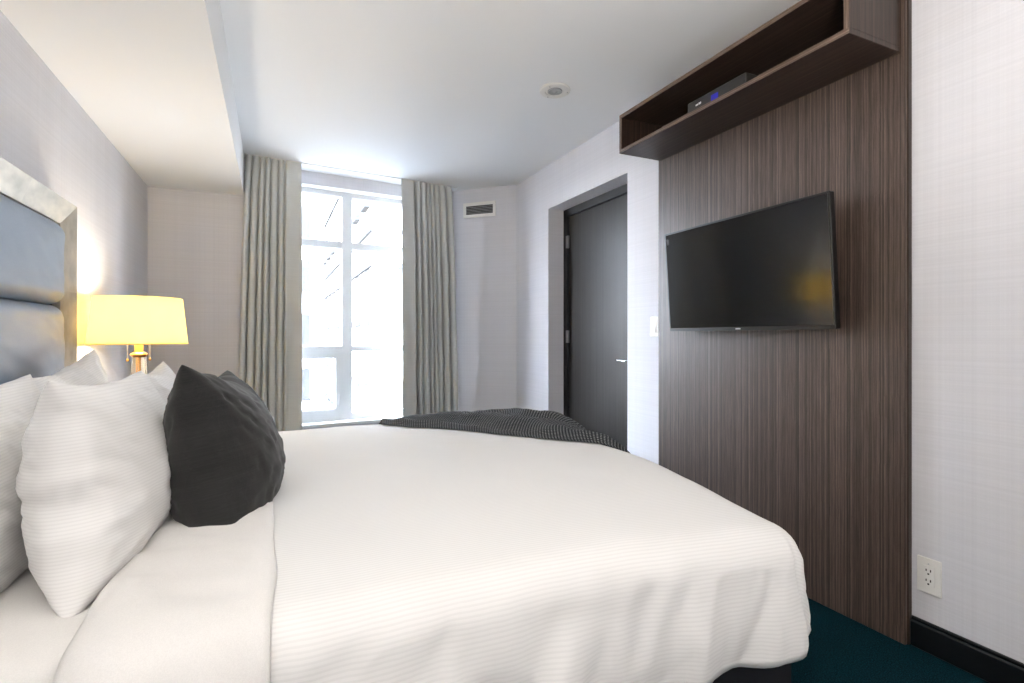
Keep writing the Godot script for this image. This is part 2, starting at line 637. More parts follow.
func build_door() -> void:
	var d := Node3D.new()
	d.name = "door_1"
	add_child(d)
	meta(d, "dark grey laminate door in black frame set in recess", "door", "", "structure")
	var x0 := WR + 0.14
	obj("frame", joined([
		dbox(x0, x0 + 0.1, 0, DOOR[2], DOOR[1] - 0.055, DOOR[1], 0.002), dbox(x0, x0 + 0.1, 0, DOOR[2], DOOR[0], DOOR[0] + 0.055, 0.002),
		dbox(x0, x0 + 0.1, DOOR[2] - 0.06, DOOR[2], DOOR[0], DOOR[1], 0.002)]), M.door_frame_black, d)
	var leaf := obj("door_leaf", dbox(x0 + 0.018, x0 + 0.062, 0.008, DOOR[2] - 0.063, DOOR[0] + 0.058, DOOR[1] - 0.058, 0.002, 1), M.door_laminate, d)
	for y in [1.83, 1.065, 0.25]:
		var hg := obj("hinge", tube([P(x0 + 0.010, y - 0.05, DOOR[1] - 0.057), P(x0 + 0.010, y + 0.05, DOOR[1] - 0.057)], 0.008, 10), M.brushed_steel, d)
		obj("hinge_leaf", dbox(x0 - 0.001, x0 + 0.014, y - 0.05, y + 0.05, DOOR[1] - 0.075, DOOR[1] - 0.04, 0.001), M.brushed_steel, hg)
	# lever handle near the free edge
	var hd: float = DOOR[0] + 0.125
	var hy := 0.905
	var rose := lathe([Vector2(0.0001, 0.0), Vector2(0.027, 0.0), Vector2(0.027, 0.007), Vector2(0.022, 0.010), Vector2(0.0001, 0.010)], 24)
	var h := obj("handle", rose, M.chrome, leaf, P(x0 + 0.018, hy, hd))
	h.rotation.z = PI / 2.0
	obj("lever", joined([tube([P(x0 + 0.012, hy, hd), P(x0 - 0.03, hy, hd), P(x0 - 0.042, hy, hd + 0.012), P(x0 - 0.042, hy, hd + 0.03), P(x0 - 0.040, hy + 0.001, hd + 0.115)], 0.0085, 12)]), M.chrome, leaf)

# ---------------------------------------------------------------- wall fittings
func build_panel() -> void:
	var p := thing("wall_panel", P(1.988, 0, 1.70), "dark striped veneer wall panel behind the television", "panel")
	var o := p.position
	obj("face_board", box(P(1.988, 0.0, 1.066) - o, P(2.0, CEIL - 0.002, 2.333) - o, 0.001, 1), M.veneer, p)
	obj("core_board", box(P(2.0, 0.0, 1.062) - o, P(WR - 0.001, CEIL - 0.002, 2.335) - o, 0.0, 1), M.dark_wood, p)
	# open box shelf
	var s := thing("wall_shelf", P(1.85, 2.058, 1.70), "long open wooden box shelf above the television", "shelf")
	o = s.position
	var xf := 1.708
	var xb := 1.987
	var t := 0.019
	obj("bottom_board", box(P(xf, 2.058, 1.08) - o, P(xb, 2.058 + t, 2.318) - o, 0.0012, 2), M.shelf_veneer, s)
	obj("top_board", box(P(xf, 2.264 - t, 1.08) - o, P(xb, 2.264, 2.318) - o, 0.0012, 2), M.shelf_veneer, s)
	for d in [[1.08, 1.08 + t], [2.318 - t, 2.318]]:
		obj("end_board", box(P(xf + 0.0006, 2.058 + t, d[0]) - o, P(xb, 2.264 - t, d[1]) - o, 0.0, 1), M.shelf_veneer, s)
	obj("lit_edge_band", joined([  # paler strips, light on the front edges put into the colour
		box(P(xf - 0.0016, 2.058 + 0.0005, 1.0805) - o, P(xf, 2.058 + t - 0.0005, 2.3175) - o, 0.0, 2), box(P(xf - 0.0016, 2.264 - t + 0.0005, 1.0805) - o, P(xf, 2.264 - 0.0005, 2.3175) - o, 0.0, 2),
		box(P(xf - 0.0016, 2.058 + t - 0.0005, 1.0805) - o, P(xf, 2.264 - t + 0.0005, 1.08 + t - 0.0005) - o, 0.0, 1), box(P(xf - 0.0016, 2.058 + t - 0.0005, 2.318 - t + 0.0005) - o, P(xf, 2.264 - t + 0.0005, 2.3175) - o, 0.0, 1)]), M.veneer_lit_edge, s)
	# set-top box
	var b := thing("cable_box", P(1.86, 2.077, 1.71), "black set top box with blue display inside the shelf", "cable box")
	o = b.position
	var fx := 1.775
	obj("case", box(P(fx, 2.083, 1.548) - o, P(1.97, 2.163, 1.882) - o, 0.004), M.box_plastic, b)
	for q in [[1.80, 1.57], [1.80, 1.86], [1.95, 1.57], [1.95, 1.86]]:
		obj("foot", box(P(q[0] - 0.01, 2.077, q[1] - 0.01) - o, P(q[0] + 0.01, 2.084, q[1] + 0.01) - o, 0.001), M.tv_back, b)
	obj("display", box(P(fx - 0.0015, 2.112, 1.695) - o, P(fx + 0.002, 2.142, 1.735) - o, 0.0005), M.blue_display, b)
	obj("logo", joined([box(P(fx - 0.001, 2.131, 1.812) - o, P(fx + 0.002, 2.138, 1.828) - o), box(P(fx - 0.001, 2.131, 1.795) - o, P(fx + 0.002, 2.140, 1.809) - o)]), M.logo_silver, b)
	obj("button", box(P(fx - 0.003, 2.098, 1.565) - o, P(fx + 0.002, 2.112, 1.60) - o, 0.001), M.copper_plastic, b)
	obj("trim_strip", box(P(fx - 0.001, 2.090, 1.55) - o, P(fx + 0.002, 2.096, 1.88) - o), M.copper_plastic, b)

	# television, tilted a little downwards
	var tv := thing("television", P(1.90, 1.095, 1.697), "black flat screen television mounted on the veneer panel", "television")
	tv.rotation_degrees = Vector3(0, -1.2, 4.1)
	var hw := 0.453
	var hh := 0.51
	obj("housing", box(Vector3(0, 0, -hw), Vector3(0.028, hh, hw), 0.004), M.tv_case, tv)
	obj("back_cover", box(Vector3(0.028, 0.05, -hw + 0.08), Vector3(0.052, hh - 0.10, hw - 0.08), 0.014), M.tv_back, tv)
	obj("screen", box(Vector3(-0.0008, 0.016, -hw + 0.009), Vector3(0.004, hh - 0.009, hw - 0.009)), M.tv_screen, tv)
	obj("bezel", joined([
		box(Vector3(-0.002, 0, -hw), Vector3(0.004, 0.016, hw), 0.001), box(Vector3(-0.002, hh - 0.009, -hw), Vector3(0.004, hh, hw), 0.001),
		box(Vector3(-0.002, 0.0155, -hw), Vector3(0.004, hh - 0.0085, -hw + 0.009), 0.001), box(Vector3(-0.002, 0.0155, hw - 0.009), Vector3(0.004, hh - 0.0085, hw), 0.001)]), M.tv_case, tv)
	obj("logo", box(Vector3(-0.003, 0.005, -0.014), Vector3(0.0, 0.0105, 0.014), 0.0005), M.logo_silver, tv)
	obj("sticker", box(Vector3(-0.0012, hh - 0.06, -hw + 0.014), Vector3(0.002, hh - 0.03, -hw + 0.030)), M.tv_back, tv)
	obj("wall_bracket", joined([box(Vector3(0.04, 0.17, -0.12), Vector3(0.062, 0.36, 0.12), 0.003), box(Vector3(0.055, 0.22, -0.06), Vector3(0.105, 0.30, 0.06), 0.003)]), M.tv_back, tv)

	# outlet
	var ol := thing("wall_outlet", P(WR, 0.198, 1.008), "white duplex wall outlet above the black baseboard", "outlet")
	o = ol.position
	obj("cover_plate", box(P(WR - 0.006, 0.198, 0.972) - o, P(WR, 0.318, 1.044) - o, 0.002), M.white_plastic, ol)
	obj("receptacle", box(P(WR - 0.0085, 0.225, 0.991) - o, P(WR - 0.005, 0.292, 1.025) - o, 0.001), M.white_plastic, ol)
	for yc in [0.274, 0.240]:
		for k in [[-0.0065, 0.004, 0.0016, 0.0042], [0.0065, 0.004, 0.0016, 0.0036], [0.0, -0.008, 0.0026, 0.0026]]:
			obj("slot", box(P(WR - 0.0092, yc + k[1] - k[3], 1.008 + k[0] - k[2]) - o, P(WR - 0.006, yc + k[1] + k[3], 1.008 + k[0] + k[2]) - o), M.slot_brown, ol)
	obj("screw", box(P(WR - 0.0092, 0.298, 1.0065) - o, P(WR - 0.006, 0.301, 1.0095) - o), M.grey_plastic, ol)

	# light switch
	var sw := thing("light_switch", P(WR, 1.065, 2.40), "white light switch between the door and veneer panel", "switch")
	o = sw.position
	obj("cover_plate", box(P(WR - 0.006, 1.065, 2.364) - o, P(WR, 1.182, 2.436) - o, 0.002), M.white_plastic, sw)
	obj("rocker", hexa([P(WR - 0.004, 1.09, 2.384) - o, P(WR - 0.004, 1.09, 2.416) - o, P(WR - 0.004, 1.157, 2.416) - o, P(WR - 0.004, 1.157, 2.384) - o],
		[P(WR - 0.014, 1.09, 2.384) - o, P(WR - 0.014, 1.09, 2.416) - o, P(WR - 0.007, 1.157, 2.416) - o, P(WR - 0.007, 1.157, 2.384) - o]), M.white_plastic, sw)

	# air vent on the angled wall: local x along the wall, z out into the room
	var v := thing("air_vent", P(1.7595, 2.182, 4.5505), "white louvred air vent high on the angled wall", "vent")
	v.rotation.y = deg_to_rad(-45.0)
	var vw := 0.165
	var vh := 0.141
	obj("frame", joined([
		box(Vector3(-vw, 0, 0), Vector3(vw, 0.03, 0.012), 0.002), box(Vector3(-vw, vh - 0.03, 0), Vector3(vw, vh, 0.012), 0.002),
		box(Vector3(-vw, 0.029, 0), Vector3(-vw + 0.028, vh - 0.029, 0.012), 0.002), box(Vector3(vw - 0.028, 0.029, 0), Vector3(vw, vh - 0.029, 0.012), 0.002)]), M.white_plastic, v)
	obj("duct", box(Vector3(-vw + 0.02, 0.02, 0.0005), Vector3(vw - 0.02, vh - 0.02, 0.002)), M.dark_gap, v)
	for k in 6:
		var y := 0.036 + 0.0139 * k
		obj("slat", hexa([Vector3(-vw + 0.028, y, 0.010), Vector3(vw - 0.028, y, 0.010), Vector3(vw - 0.028, y + 0.002, 0.010), Vector3(-vw + 0.028, y + 0.002, 0.010)],
			[Vector3(-vw + 0.028, y + 0.007, 0.002), Vector3(vw - 0.028, y + 0.007, 0.002), Vector3(vw - 0.028, y + 0.009, 0.002), Vector3(-vw + 0.028, y + 0.009, 0.002)]), M.grey_plastic, v)

	# round fixture in the ceiling
	var c := thing("ceiling_fixture", P(1.438, CEIL, 2.55), "round white fixture with grey centre set in the ceiling", "ceiling fixture")
	obj("trim_ring", lathe([Vector2(0.087, 0.0), Vector2(0.087, -0.006), Vector2(0.083, -0.010), Vector2(0.058, -0.012), Vector2(0.054, -0.009), Vector2(0.054, -0.004)], 48), M.white_plastic, c)
	obj("inner_ring", lathe([Vector2(0.055, -0.005), Vector2(0.048, -0.008), Vector2(0.0405, -0.006)], 48), M.white_plastic, c)
	var hub := obj("centre_cap", lathe([Vector2(0.041, -0.004), Vector2(0.041, -0.010), Vector2(0.034, -0.012), Vector2(0.030, -0.008), Vector2(0.014, -0.008), Vector2(0.012, -0.014), Vector2(0.0001, -0.015)], 40), M.grey_plastic, c)
	obj("backing", lathe([Vector2(0.057, -0.0035), Vector2(0.0001, -0.0035)], 32), M.grey_plastic, c)
	for a in [0.4, 2.5, 4.6]:
		obj("screw", lathe([Vector2(0.003, -0.004), Vector2(0.003, -0.0135), Vector2(0.0001, -0.0135)], 10), M.grey_plastic, c, Vector3(0.070 * cos(a), 0, 0.070 * sin(a)))

# ---------------------------------------------------------------- curtains
# zones: [s0, s1, kind] across the panel, kind "flat" or number of folds
func curtain(label: String, top: Array, low: Array, zones: Array, seed_: int) -> void:
	var o := thing("curtain", P((top[0] + top[1]) / 2.0, 0.015, 4.5), label, "curtain", "grey curtains at the window")
	var r := RandomNumberGenerator.new()
	r.seed = seed_
	var line := []     # [fraction across, depth offset]
	for z in zones:
		var n: int = z[2]
		if n == 0:
			for k in 9:
				var t := k / 8.0
				line.append([lerpf(z[0], z[1], t), -0.030 + 0.012 * sin(PI * t) - (0.0 if t < 0.9 else 0.01), t])
		else:
			var cuts := [0.0]
			for k in n: cuts.append(cuts[-1] + r.randf_range(0.6, 1.4))
			var whole: float = cuts[-1]
			for k in n + 1: cuts[k] /= whole
			for k in n:
				var amp := r.randf_range(0.65, 1.1)
				var w0 := lerpf(z[0], z[1], cuts[k])
				var w1 := lerpf(z[0], z[1], cuts[k + 1])
				for j in 14:
					var t := j / 14.0
					var skew := t - 0.07 * sin(TAU * t)
					line.append([lerpf(w0, w1, skew), 0.045 - 0.085 * amp * pow(sin(PI * t), 0.65), t])
	var rows_f := []
	var uvs := []
	var H := 2.44
	for i in 41:
		var v := i / 40.0
		var y := lerpf(H, 0.015, v)
		var row := []
		var back := []
		var u := []
		var length := 0.0
		for k in line.size():
			var q: Array = line[k]
			var fr: float = q[0]
			var open := pow(v, 0.7)
			var x := lerpf(lerpf(top[0], top[1], fr), lerpf(low[0], low[1], fr), open)
			var depth := 4.425 + 0.105 * (x + 0.19)
			var squeeze := lerpf(0.62, 1.0, smoothstep(0.0, 0.25, v))
			var wob := 0.018 * noise.get_noise_3d(fr * 5.0 + seed_, v * 1.6, 3.0) * v
			var d: float = depth + q[1] * squeeze + wob
			x += 0.010 * noise.get_noise_3d(fr * 7.0, v * 2.2, 9.0 + seed_) * v
			row.append(P(x, y, d) - o.position)
			back.append(P(x, y, d + 0.004) - o.position)
			u.append(Vector2(k * 0.012, y))
		back.reverse()
		var ub := u.duplicate()
		ub.reverse()
		rows_f.append(row + back + [row[0]])
		uvs.append(u + ub + [u[0]])
	var s := Soft.new()
	s.grid(rows_f, uvs)
	obj("fabric", s.commit(), M.drape, o)
	# stitched heading tape along the top edge
	var st := Soft.new()
	var hrows := []
	var huv := []
	for y in [H + 0.004, H - 0.018]:
		var row := []
		var u := []
		for k in line.size():
			var q: Array = line[k]
			var x := lerpf(top[0], top[1], q[0])
			row.append(P(x, y, 4.425 + 0.105 * (x + 0.19) + q[1] * 0.62 - 0.003) - o.position)
			u.append(Vector2(k * 0.012, y))
		hrows.append(row)
		huv.append(u)
	st.grid(hrows, huv)
	obj("heading_tape", st.commit(), M.drape, o)

func build_curtains() -> void:
	curtain("grey curtain bunched left of the window beside the lamp corner", [-0.185, 0.205], [-0.255, 0.215], [[0.0, 0.70, 6], [0.715, 1.0, 0]], 3)
	curtain("grey curtain bunched right of the window near the air vent", [1.02, 1.505], [1.035, 1.585], [[0.0, 0.24, 0], [0.27, 1.0, 7]], 8)
	var a := P(-0.19, 0, 4.425)
	var b := P(1.55, 0, 4.608)
	var n := Vector3(0, 0, 0.012)
	var t := thing("curtain_track", P(0.68, CEIL, 4.51), "slim white ceiling track carrying the curtains", "curtain track")
	var o := t.position
	obj("rail", hexa([a - n + Vector3.UP * 2.444 - o, a + n + Vector3.UP * 2.444 - o, a + n + Vector3.UP * 2.4495 - o, a - n + Vector3.UP * 2.4495 - o],
		[b - n + Vector3.UP * 2.444 - o, b + n + Vector3.UP * 2.444 - o, b + n + Vector3.UP * 2.4495 - o, b - n + Vector3.UP * 2.4495 - o]), M.white_plastic, t)

# ---------------------------------------------------------------- bed
const DC := 1.865        # depth of the bed's centre line
const ROLL := 0.10
const U0 := 1.30 - ROLL
const V0 := 0.965 - ROLL
const DROP := 0.345

func bed_top(u: float, v: float) -> float:
	var y := 0.605 + 0.035 * (1.0 - pow(v / 0.965, 2.0)) * (1.0 - 0.35 * pow(maxf(u - 0.1, 0.0) / 1.2, 2.0))
	y -= 0.045 * smoothstep(0.5, 1.25, u) * smoothstep(0.35, 0.95, absf(v))
	y += 0.006 * noise.get_noise_2d(u * 1.7, v * 1.7)
	return y

func bed_at(bu: float, bv: float, dir: Vector2, e: float, off: float) -> Vector3:
	var th := minf(e / ROLL, PI / 2.0)
	var below := maxf(0.0, e - ROLL * PI / 2.0)
	var flat := (ROLL + off) * sin(th) + 0.022 * sin(PI * clampf(below / 0.26, 0.0, 1.0) * 0.75)
	return P(bu + dir.x * flat, bed_top(bu, bv) + (ROLL + off) * cos(th) - ROLL - below, DC + bv + dir.y * flat)

func bed_pt(u: float, v: float, off: float) -> Vector3:
	var eu := maxf(0.0, u - U0)
	var ev := maxf(0.0, absf(v) - V0)
	var e := sqrt(eu * eu + ev * ev)
	var dir := Vector2(eu, ev * signf(v)) / e if e > 1e-6 else Vector2.ZERO
	return bed_at(minf(u, U0), clampf(v, -V0, V0), dir, e, off)

func build_duvet() -> void:
	var o := P(0.62, 0.6, DC)
	var s := Soft.new()
	var us := -0.06
	var nu := 64
	var nv := 84
	var rows := []
	var uvs := []
	for i in nu + 1:
		var u := lerpf(us, U0, float(i) / nu)
		var row := []
		var uvr := []
		for j in nv + 1:
			var v := lerpf(-V0, V0, float(j) / nv)
			row.append(bed_at(u, v, Vector2.ZERO, 0.0, 0.0) - o)
			uvr.append(Vector2(u, v))
		rows.append(row)
		uvs.append(uvr)
	s.grid(rows, uvs, false)
	# skirt around near side, foot and far side
	var path := []
	for i in nu + 1: path.append([lerpf(us, U0, float(i) / nu), -V0, Vector2(0, -1)])
	for k in range(1, 16):
		var a := PI / 2.0 * k / 16.0
		path.append([U0, -V0, Vector2(sin(a), -cos(a))])
	for j in nv + 1: path.append([U0, lerpf(-V0, V0, float(j) / nv), Vector2(1, 0)])
	for k in range(1, 16):
		var a := PI / 2.0 * k / 16.0
		path.append([U0, V0, Vector2(cos(a), sin(a))])
	for i in nu + 1: path.append([lerpf(U0, us, float(i) / nu), V0, Vector2(0, 1)])
	var ne := 22
	rows = []
	uvs = []
	for r in ne + 3:
		rows.append([])
		uvs.append([])
	var run := 0.0
	for k in path.size():
		var p: Array = path[k]
		if k > 0:
			var q: Array = path[k - 1]
			run += maxf(absf(p[0] - q[0]) + absf(p[1] - q[1]), 0.3 * (p[2] - q[2]).length())
		var dir: Vector2 = p[2]
		var cornerness: float = 4.0 * pow(absf(dir.x * dir.y), 1.0)
		var hem := DROP - 0.03 * cornerness * 0.5 + 0.018 * noise.get_noise_2d(run * 2.0, 40.0)
		var last := Vector3.ZERO
		for r in ne + 1:
			var e := hem * r / ne
			var t := float(r) / ne
			var pt := bed_at(p[0], p[1], dir, e, 0.0)
			var amp := 0.020 * smoothstep(0.25, 1.0, t) + 0.016 * cornerness * smoothstep(0.45, 1.0, t) * 0.5
			var wav := sin(run * 23.0 + 2.5 * noise.get_noise_2d(run * 1.5, 7.0)) * 0.35 + 1.1 * noise.get_noise_2d(run * 5.0, t * 0.8)
			# slanting pull wrinkles
			var fold := noise.get_noise_2d(run * 9.0 + t * 1.5, 3.0 + t) * 0.009 * smoothstep(0.1, 0.5, t)
			pt += Vector3(dir.x, 0, -dir.y) * (amp * wav + fold)
			if r == ne: last = pt
			rows[r].append(pt - o)
			uvs[r].append(Vector2(p[0] + dir.x * e, p[1] + dir.y * e))
		var inn := Vector3(dir.x, 0, -dir.y)
		rows[ne + 1].append(last - inn * 0.03 + Vector3.UP * -0.016 - o)
		uvs[ne + 1].append(uvs[ne][-1])
		rows[ne + 2].append(last - inn * 0.065 + Vector3.UP * 0.0 - o)
		uvs[ne + 2].append(uvs[ne][-1])
	s.grid(rows, uvs, false)
	var d := obj("duvet", s.commit(), M.striped_linen, null, o)
	meta(d, "white finely striped duvet spread over the bed", "duvet")

	# turned-down band of sheet at the pillow end
	s = Soft.new()
	rows = []
	uvs = []
	var section := [[-0.285, -0.03], [-0.283, -0.018], [-0.272, -0.006], [-0.25, 0.002], [-0.21, 0.008], [-0.17, 0.011], [-0.13, 0.015], [-0.09, 0.018], [-0.055, 0.020], [-0.03, 0.021], [-0.014, 0.019], [-0.004, 0.013], [-0.001, 0.006], [-0.006, 0.0], [-0.02, -0.004]]
	var reach := V0 + 0.40
	for i in 111:
		var v := lerpf(-reach, reach, i / 110.0)
		var row := []
		var uvr := []
		for k in section.size():
			var q: Array = section[k]
			var u: float = q[0]
			u += 0.012 * noise.get_noise_2d(v * 2.2, 11.0 + (0.0 if k < 7 else 5.0))
			var off: float = q[1] + 0.013 * noise.get_noise_2d(u * 6.0 + v * 3.0, v * 2.0 + 50.0) * (1.0 if k > 2 and k < 11 else 0.2)
			off += 0.009 * noise.get_noise_2d(u * 14.0 - v * 7.0, v * 3.0) * (1.0 if k > 2 and k < 11 else 0.0)
			row.append(bed_pt(u, v, off) - P(-0.14, 0.6, DC))
			uvr.append(Vector2(u, v))
		rows.append(row)
		uvs.append(uvr)
	s.grid(rows, uvs)
	var b := obj("folded_sheet", s.commit(), M.plain_linen, null, P(-0.14, 0.6, DC))
	meta(b, "white top sheet turned down in front of the pillows", "sheet")

func build_bed() -> void:
	var base := thing("bed_base", P(0.27, 0, DC), "low dark navy upholstered bed base under the duvet", "bed base")
	var o := base.position
	obj("body", box(P(-0.70, 0.02, 0.935) - o, P(1.25, 0.30, 2.795) - o, 0.012), M.navy_fabric, base)
	for q in [[-0.62, 1.0], [-0.62, 2.73], [1.17, 1.0], [1.17, 2.73]]:
		obj("foot", box(P(q[0] - 0.03, 0, q[1] - 0.03) - o, P(q[0] + 0.03, 0.025, q[1] + 0.03) - o, 0.003), M.dark_wood, base)
	# mattress with fitted sheet: a rounded slab
	var s := Soft.new()
	var n := 48
	var rows := []
	var uvs := []
	for i in n + 1:
		var a := -1.0 + 2.0 * i / n
		var row := []
		var uvr := []
		for j in n + 1:
			var b := -1.0 + 2.0 * j / n
			var ea := pow(absf(a), 24.0)
			var eb := pow(absf(b), 24.0)
			var y := 0.30 + 0.283 * pow(maxf(0.0, (1.0 - ea) * (1.0 - eb)), 0.3) + 0.004 * noise.get_noise_2d(a * 6.0, b * 6.0)
			var px := 0.275 + 0.99 * a
			var pd := DC + 0.93 * b
			row.append(P(px, y, pd) - P(0.275, 0.30, DC))
			uvr.append(Vector2(px, pd))
		rows.append(row)
		uvs.append(uvr)
	s.grid(rows, uvs, true)
	var m := obj("mattress", s.commit(), M.plain_linen, null, P(0.275, 0.30, DC))
	meta(m, "white sheeted mattress showing under the pillows", "mattress")
	build_duvet()
	build_throw()
	build_headboard()

func build_throw() -> void:
	# rumpled knit throw lying across the far foot corner
	var s := Soft.new()
	var o := P(1.1, 0.63, 2.4)
	var a := Vector2(0.49, 2.72 - DC)
	var b := Vector2(1.34, 1.64 - DC)
	var along := (b - a)
	var nrm := Vector2(along.y, -along.x).normalized() * -1.0   # towards the far foot corner
	var rows := []
	var uvs := []
	var np := 90
	var nq := 34
	for i in np + 1:
		var p := float(i) / np
		var row := []
		var uvr := []
		var width := 0.50 * (0.35 + 0.65 * pow(sin(PI * clampf(p * 0.9 + 0.06, 0.0, 1.0)), 0.7))
		for j in nq + 1:
			var q := float(j) / nq
			var bow := 0.05 * sin(PI * p)
			var pos := a + along * p + nrm * (q * width - bow + 0.02 * noise.get_noise_2d(p * 4.0, 31.0))
			var puff := 0.045 * sin(PI * clampf(p * 1.05, 0.0, 1.0))
			var edge := smoothstep(0.0, 0.10, q)
			var off := 0.004 + edge * (0.018 + puff * (0.35 + 0.65 * smoothstep(0.1, 0.45, q)) + 0.020 * sin(q * 15.0 + p * 7.0 + 2.0 * noise.get_noise_2d(p * 3.0, q * 2.0)) * (0.4 + 0.6 * sin(PI * p)) + 0.012 * noise.get_noise_2d(p * 7.0 + 3.0, q * 5.0))
			off = maxf(off, 0.003)
			row.append(bed_pt(pos.x, pos.y, off) - o)
			uvr.append(Vector2(q * width * 2.0, p * along.length() * 1.3 + 0.05 * sin(q * 9.0)))
		rows.append(row)
		uvs.append(uvr)
	s.grid(rows, uvs)
	var t := obj("throw_blanket", s.commit(), M.knit, null, o)
	meta(t, "dark grey knitted throw rumpled across the bed's far corner", "blanket")

func build_headboard() -> void:
	var h := thing("headboard", P(WL, 0.25, 1.795), "steel blue padded headboard with pale gilt frame", "headboard")
	var o := h.position
	var d0 := 0.85
	var d1 := 2.74
	var y0 := 0.30
	var y1 := 1.61
	var w := 0.088
	var xo := -0.745
	var xi := -0.775
	var xb := WL + 0.001
	# mitred frame: outer corners, inner corners
	var oc := [[y1, d0], [y1, d1], [y0, d1], [y0, d0]]
	var ic := [[y1 - w, d0 + w], [y1 - w, d1 - w], [y0 + w, d1 - w], [y0 + w, d0 + w]]
	for k in 4:
		var n := (k + 1) % 4
		var grain := 2 if k % 2 == 0 else 1
		obj("frame_rail", hexa(
			[P(xo, oc[k][0], oc[k][1]) - o, P(xi, ic[k][0], ic[k][1]) - o, P(xb, ic[k][0], ic[k][1]) - o, P(xb, oc[k][0], oc[k][1]) - o],
			[P(xo, oc[n][0], oc[n][1]) - o, P(xi, ic[n][0], ic[n][1]) - o, P(xb, ic[n][0], ic[n][1]) - o, P(xb, oc[n][0], oc[n][1]) - o], grain), M.pale_gilt, h)
	obj("backing", dbox(xb, -0.80, y0 + 0.05, y1 - 0.05, d0 + 0.05, d1 - 0.05), M.navy_fabric, h, -o)
	var ys := [y0 + w, 0.81, 1.192, y1 - w]
	for k in 3:
		var s := Soft.new()
		var rows := []
		var uvs := []
		var hy: float = (ys[k + 1] - ys[k]) / 2.0
		var cy: float = (ys[k + 1] + ys[k]) / 2.0
		var hd := (d1 - d0) / 2.0 - w
		for i in 41:
			var b := -1.0 + 2.0 * i / 40.0
			b = signf(b) * (1.0 - pow(1.0 - absf(b), 1.6))
			var row := []
			var uvr := []
			for j in 81:
				var a := -1.0 + 2.0 * j / 80.0
				a = signf(a) * (1.0 - pow(1.0 - absf(a), 2.2))
				# distance to the panel edge in metres gives the rolled edge
				var ex := (1.0 - absf(a)) * hd
				var ey := (1.0 - absf(b)) * hy
				var rr := 0.055
				var cx := maxf(0.0, rr - ex)
				var cyy := maxf(0.0, rr - ey)
				var e := clampf((rr - sqrt(cx * cx + cyy * cyy)) / rr, 0.0, 1.0)
				var bulge := sqrt(1.0 - (1.0 - e) * (1.0 - e))
				var x := -0.80 + 0.052 * bulge + 0.004 * noise.get_noise_2d(a * 5.0, b * 2.0 + k * 7.0) * bulge
				# rounded corners pull in
				row.append(P(x, cy + b * hy, 1.795 + a * hd) - o)
				uvr.append(Vector2(a * hd, b * hy))
			rows.append(row)
			uvs.append(uvr)
		s.grid(rows, uvs)
		obj("upholstered_panel", s.commit(), M.blue_leather, h)

# pillow in its own axes: x width, y height, z thickness
func pillow_mesh(w: float, h: float, t: float, seed_: int, ear := 0.06, wrinkle := 1.0, sag := 0.15) -> ArrayMesh:
	var s := Soft.new()
	var n := 56
	var ns := FastNoiseLite.new()
	ns.seed = seed_
	ns.frequency = 1.0
	ns.fractal_octaves = 3
	for side in [1.0, -1.0]:
		var rows := []
		var uvs := []
		for i in n + 1:
			var b: float = -cos(PI * i / n)
			var row := []
			var uvr := []
			for j in n + 1:
				var a: float = -cos(PI * j / n)
				var ea: float = 1.0 - a * a
				var eb: float = 1.0 - b * b
				var x: float = w / 2.0 * a * (1.0 - ear * eb * (1.0 + 0.5 * ns.get_noise_2d(b * 1.5, 5.0)))
				var y: float = h / 2.0 * b * (1.0 - ear * 1.3 * ea * (1.0 + 0.5 * ns.get_noise_2d(a * 1.5, 9.0)))
				var body: float = pow(ea, 0.5) * pow(eb, 0.5)
				var z: float = t / 2.0 * pow(body, 0.85) * (1.0 - sag * b)
				# gathers running in from the seams, soft dents in the middle
				var rim_: float = smoothstep(0.0, 0.35, body) * (1.0 - smoothstep(0.45, 0.95, body))
				var g: float = ns.get_noise_2d(atan2(b, a) * 4.5, body * 1.2 + side)
				z += wrinkle * 0.008 * g * rim_
				z += wrinkle * 0.016 * ns.get_noise_3d(a * 1.5, b * 1.5, side * 4.0) * smoothstep(0.1, 0.6, body)
				z += wrinkle * 0.005 * ns.get_noise_3d(a * 5.0 + b * 2.0, b * 3.0, side * 4.0 + 8.0) * smoothstep(0.1, 0.5, body)
				# a few sharp creases where the filling has slumped
				var cr: float = 1.0 - absf(ns.get_noise_3d(a * 1.1 + 3.0, b * 2.4, side * 3.0 + 20.0)) * 3.0
				z -= wrinkle * 0.010 * pow(clampf(cr, 0.0, 1.0), 4.0) * smoothstep(0.12, 0.5, body)
				row.append(Vector3(x, y, side * z))
				uvr.append(Vector2(x, y))
			rows.append(row)
			uvs.append(uvr)
		s.grid(rows, uvs, side < 0.0)
	return s.commit()

# tilt leans the top towards the headboard, turn swings the near end, roll drops one end
func place_pillow(called: String, m: ArrayMesh, material: Material, at: Vector3, tilt: float, turn: float, roll: float, label: String, category: String, group: String) -> MeshInstance3D:
	var o := obj(called, m, material, null, at)
	# own z (thickness) faces +x, own x (width) runs along depth
	var b := Basis(Vector3(0, 0, -1), Vector3(0, 1, 0), Vector3(1, 0, 0))
	b = Basis(Vector3.UP, deg_to_rad(turn)) * Basis(Vector3(0, 0, 1), deg_to_rad(tilt)) * Basis(Vector3(1, 0, 0), deg_to_rad(roll)) * b
	o.basis = b
	meta(o, label, category, group)
	return o

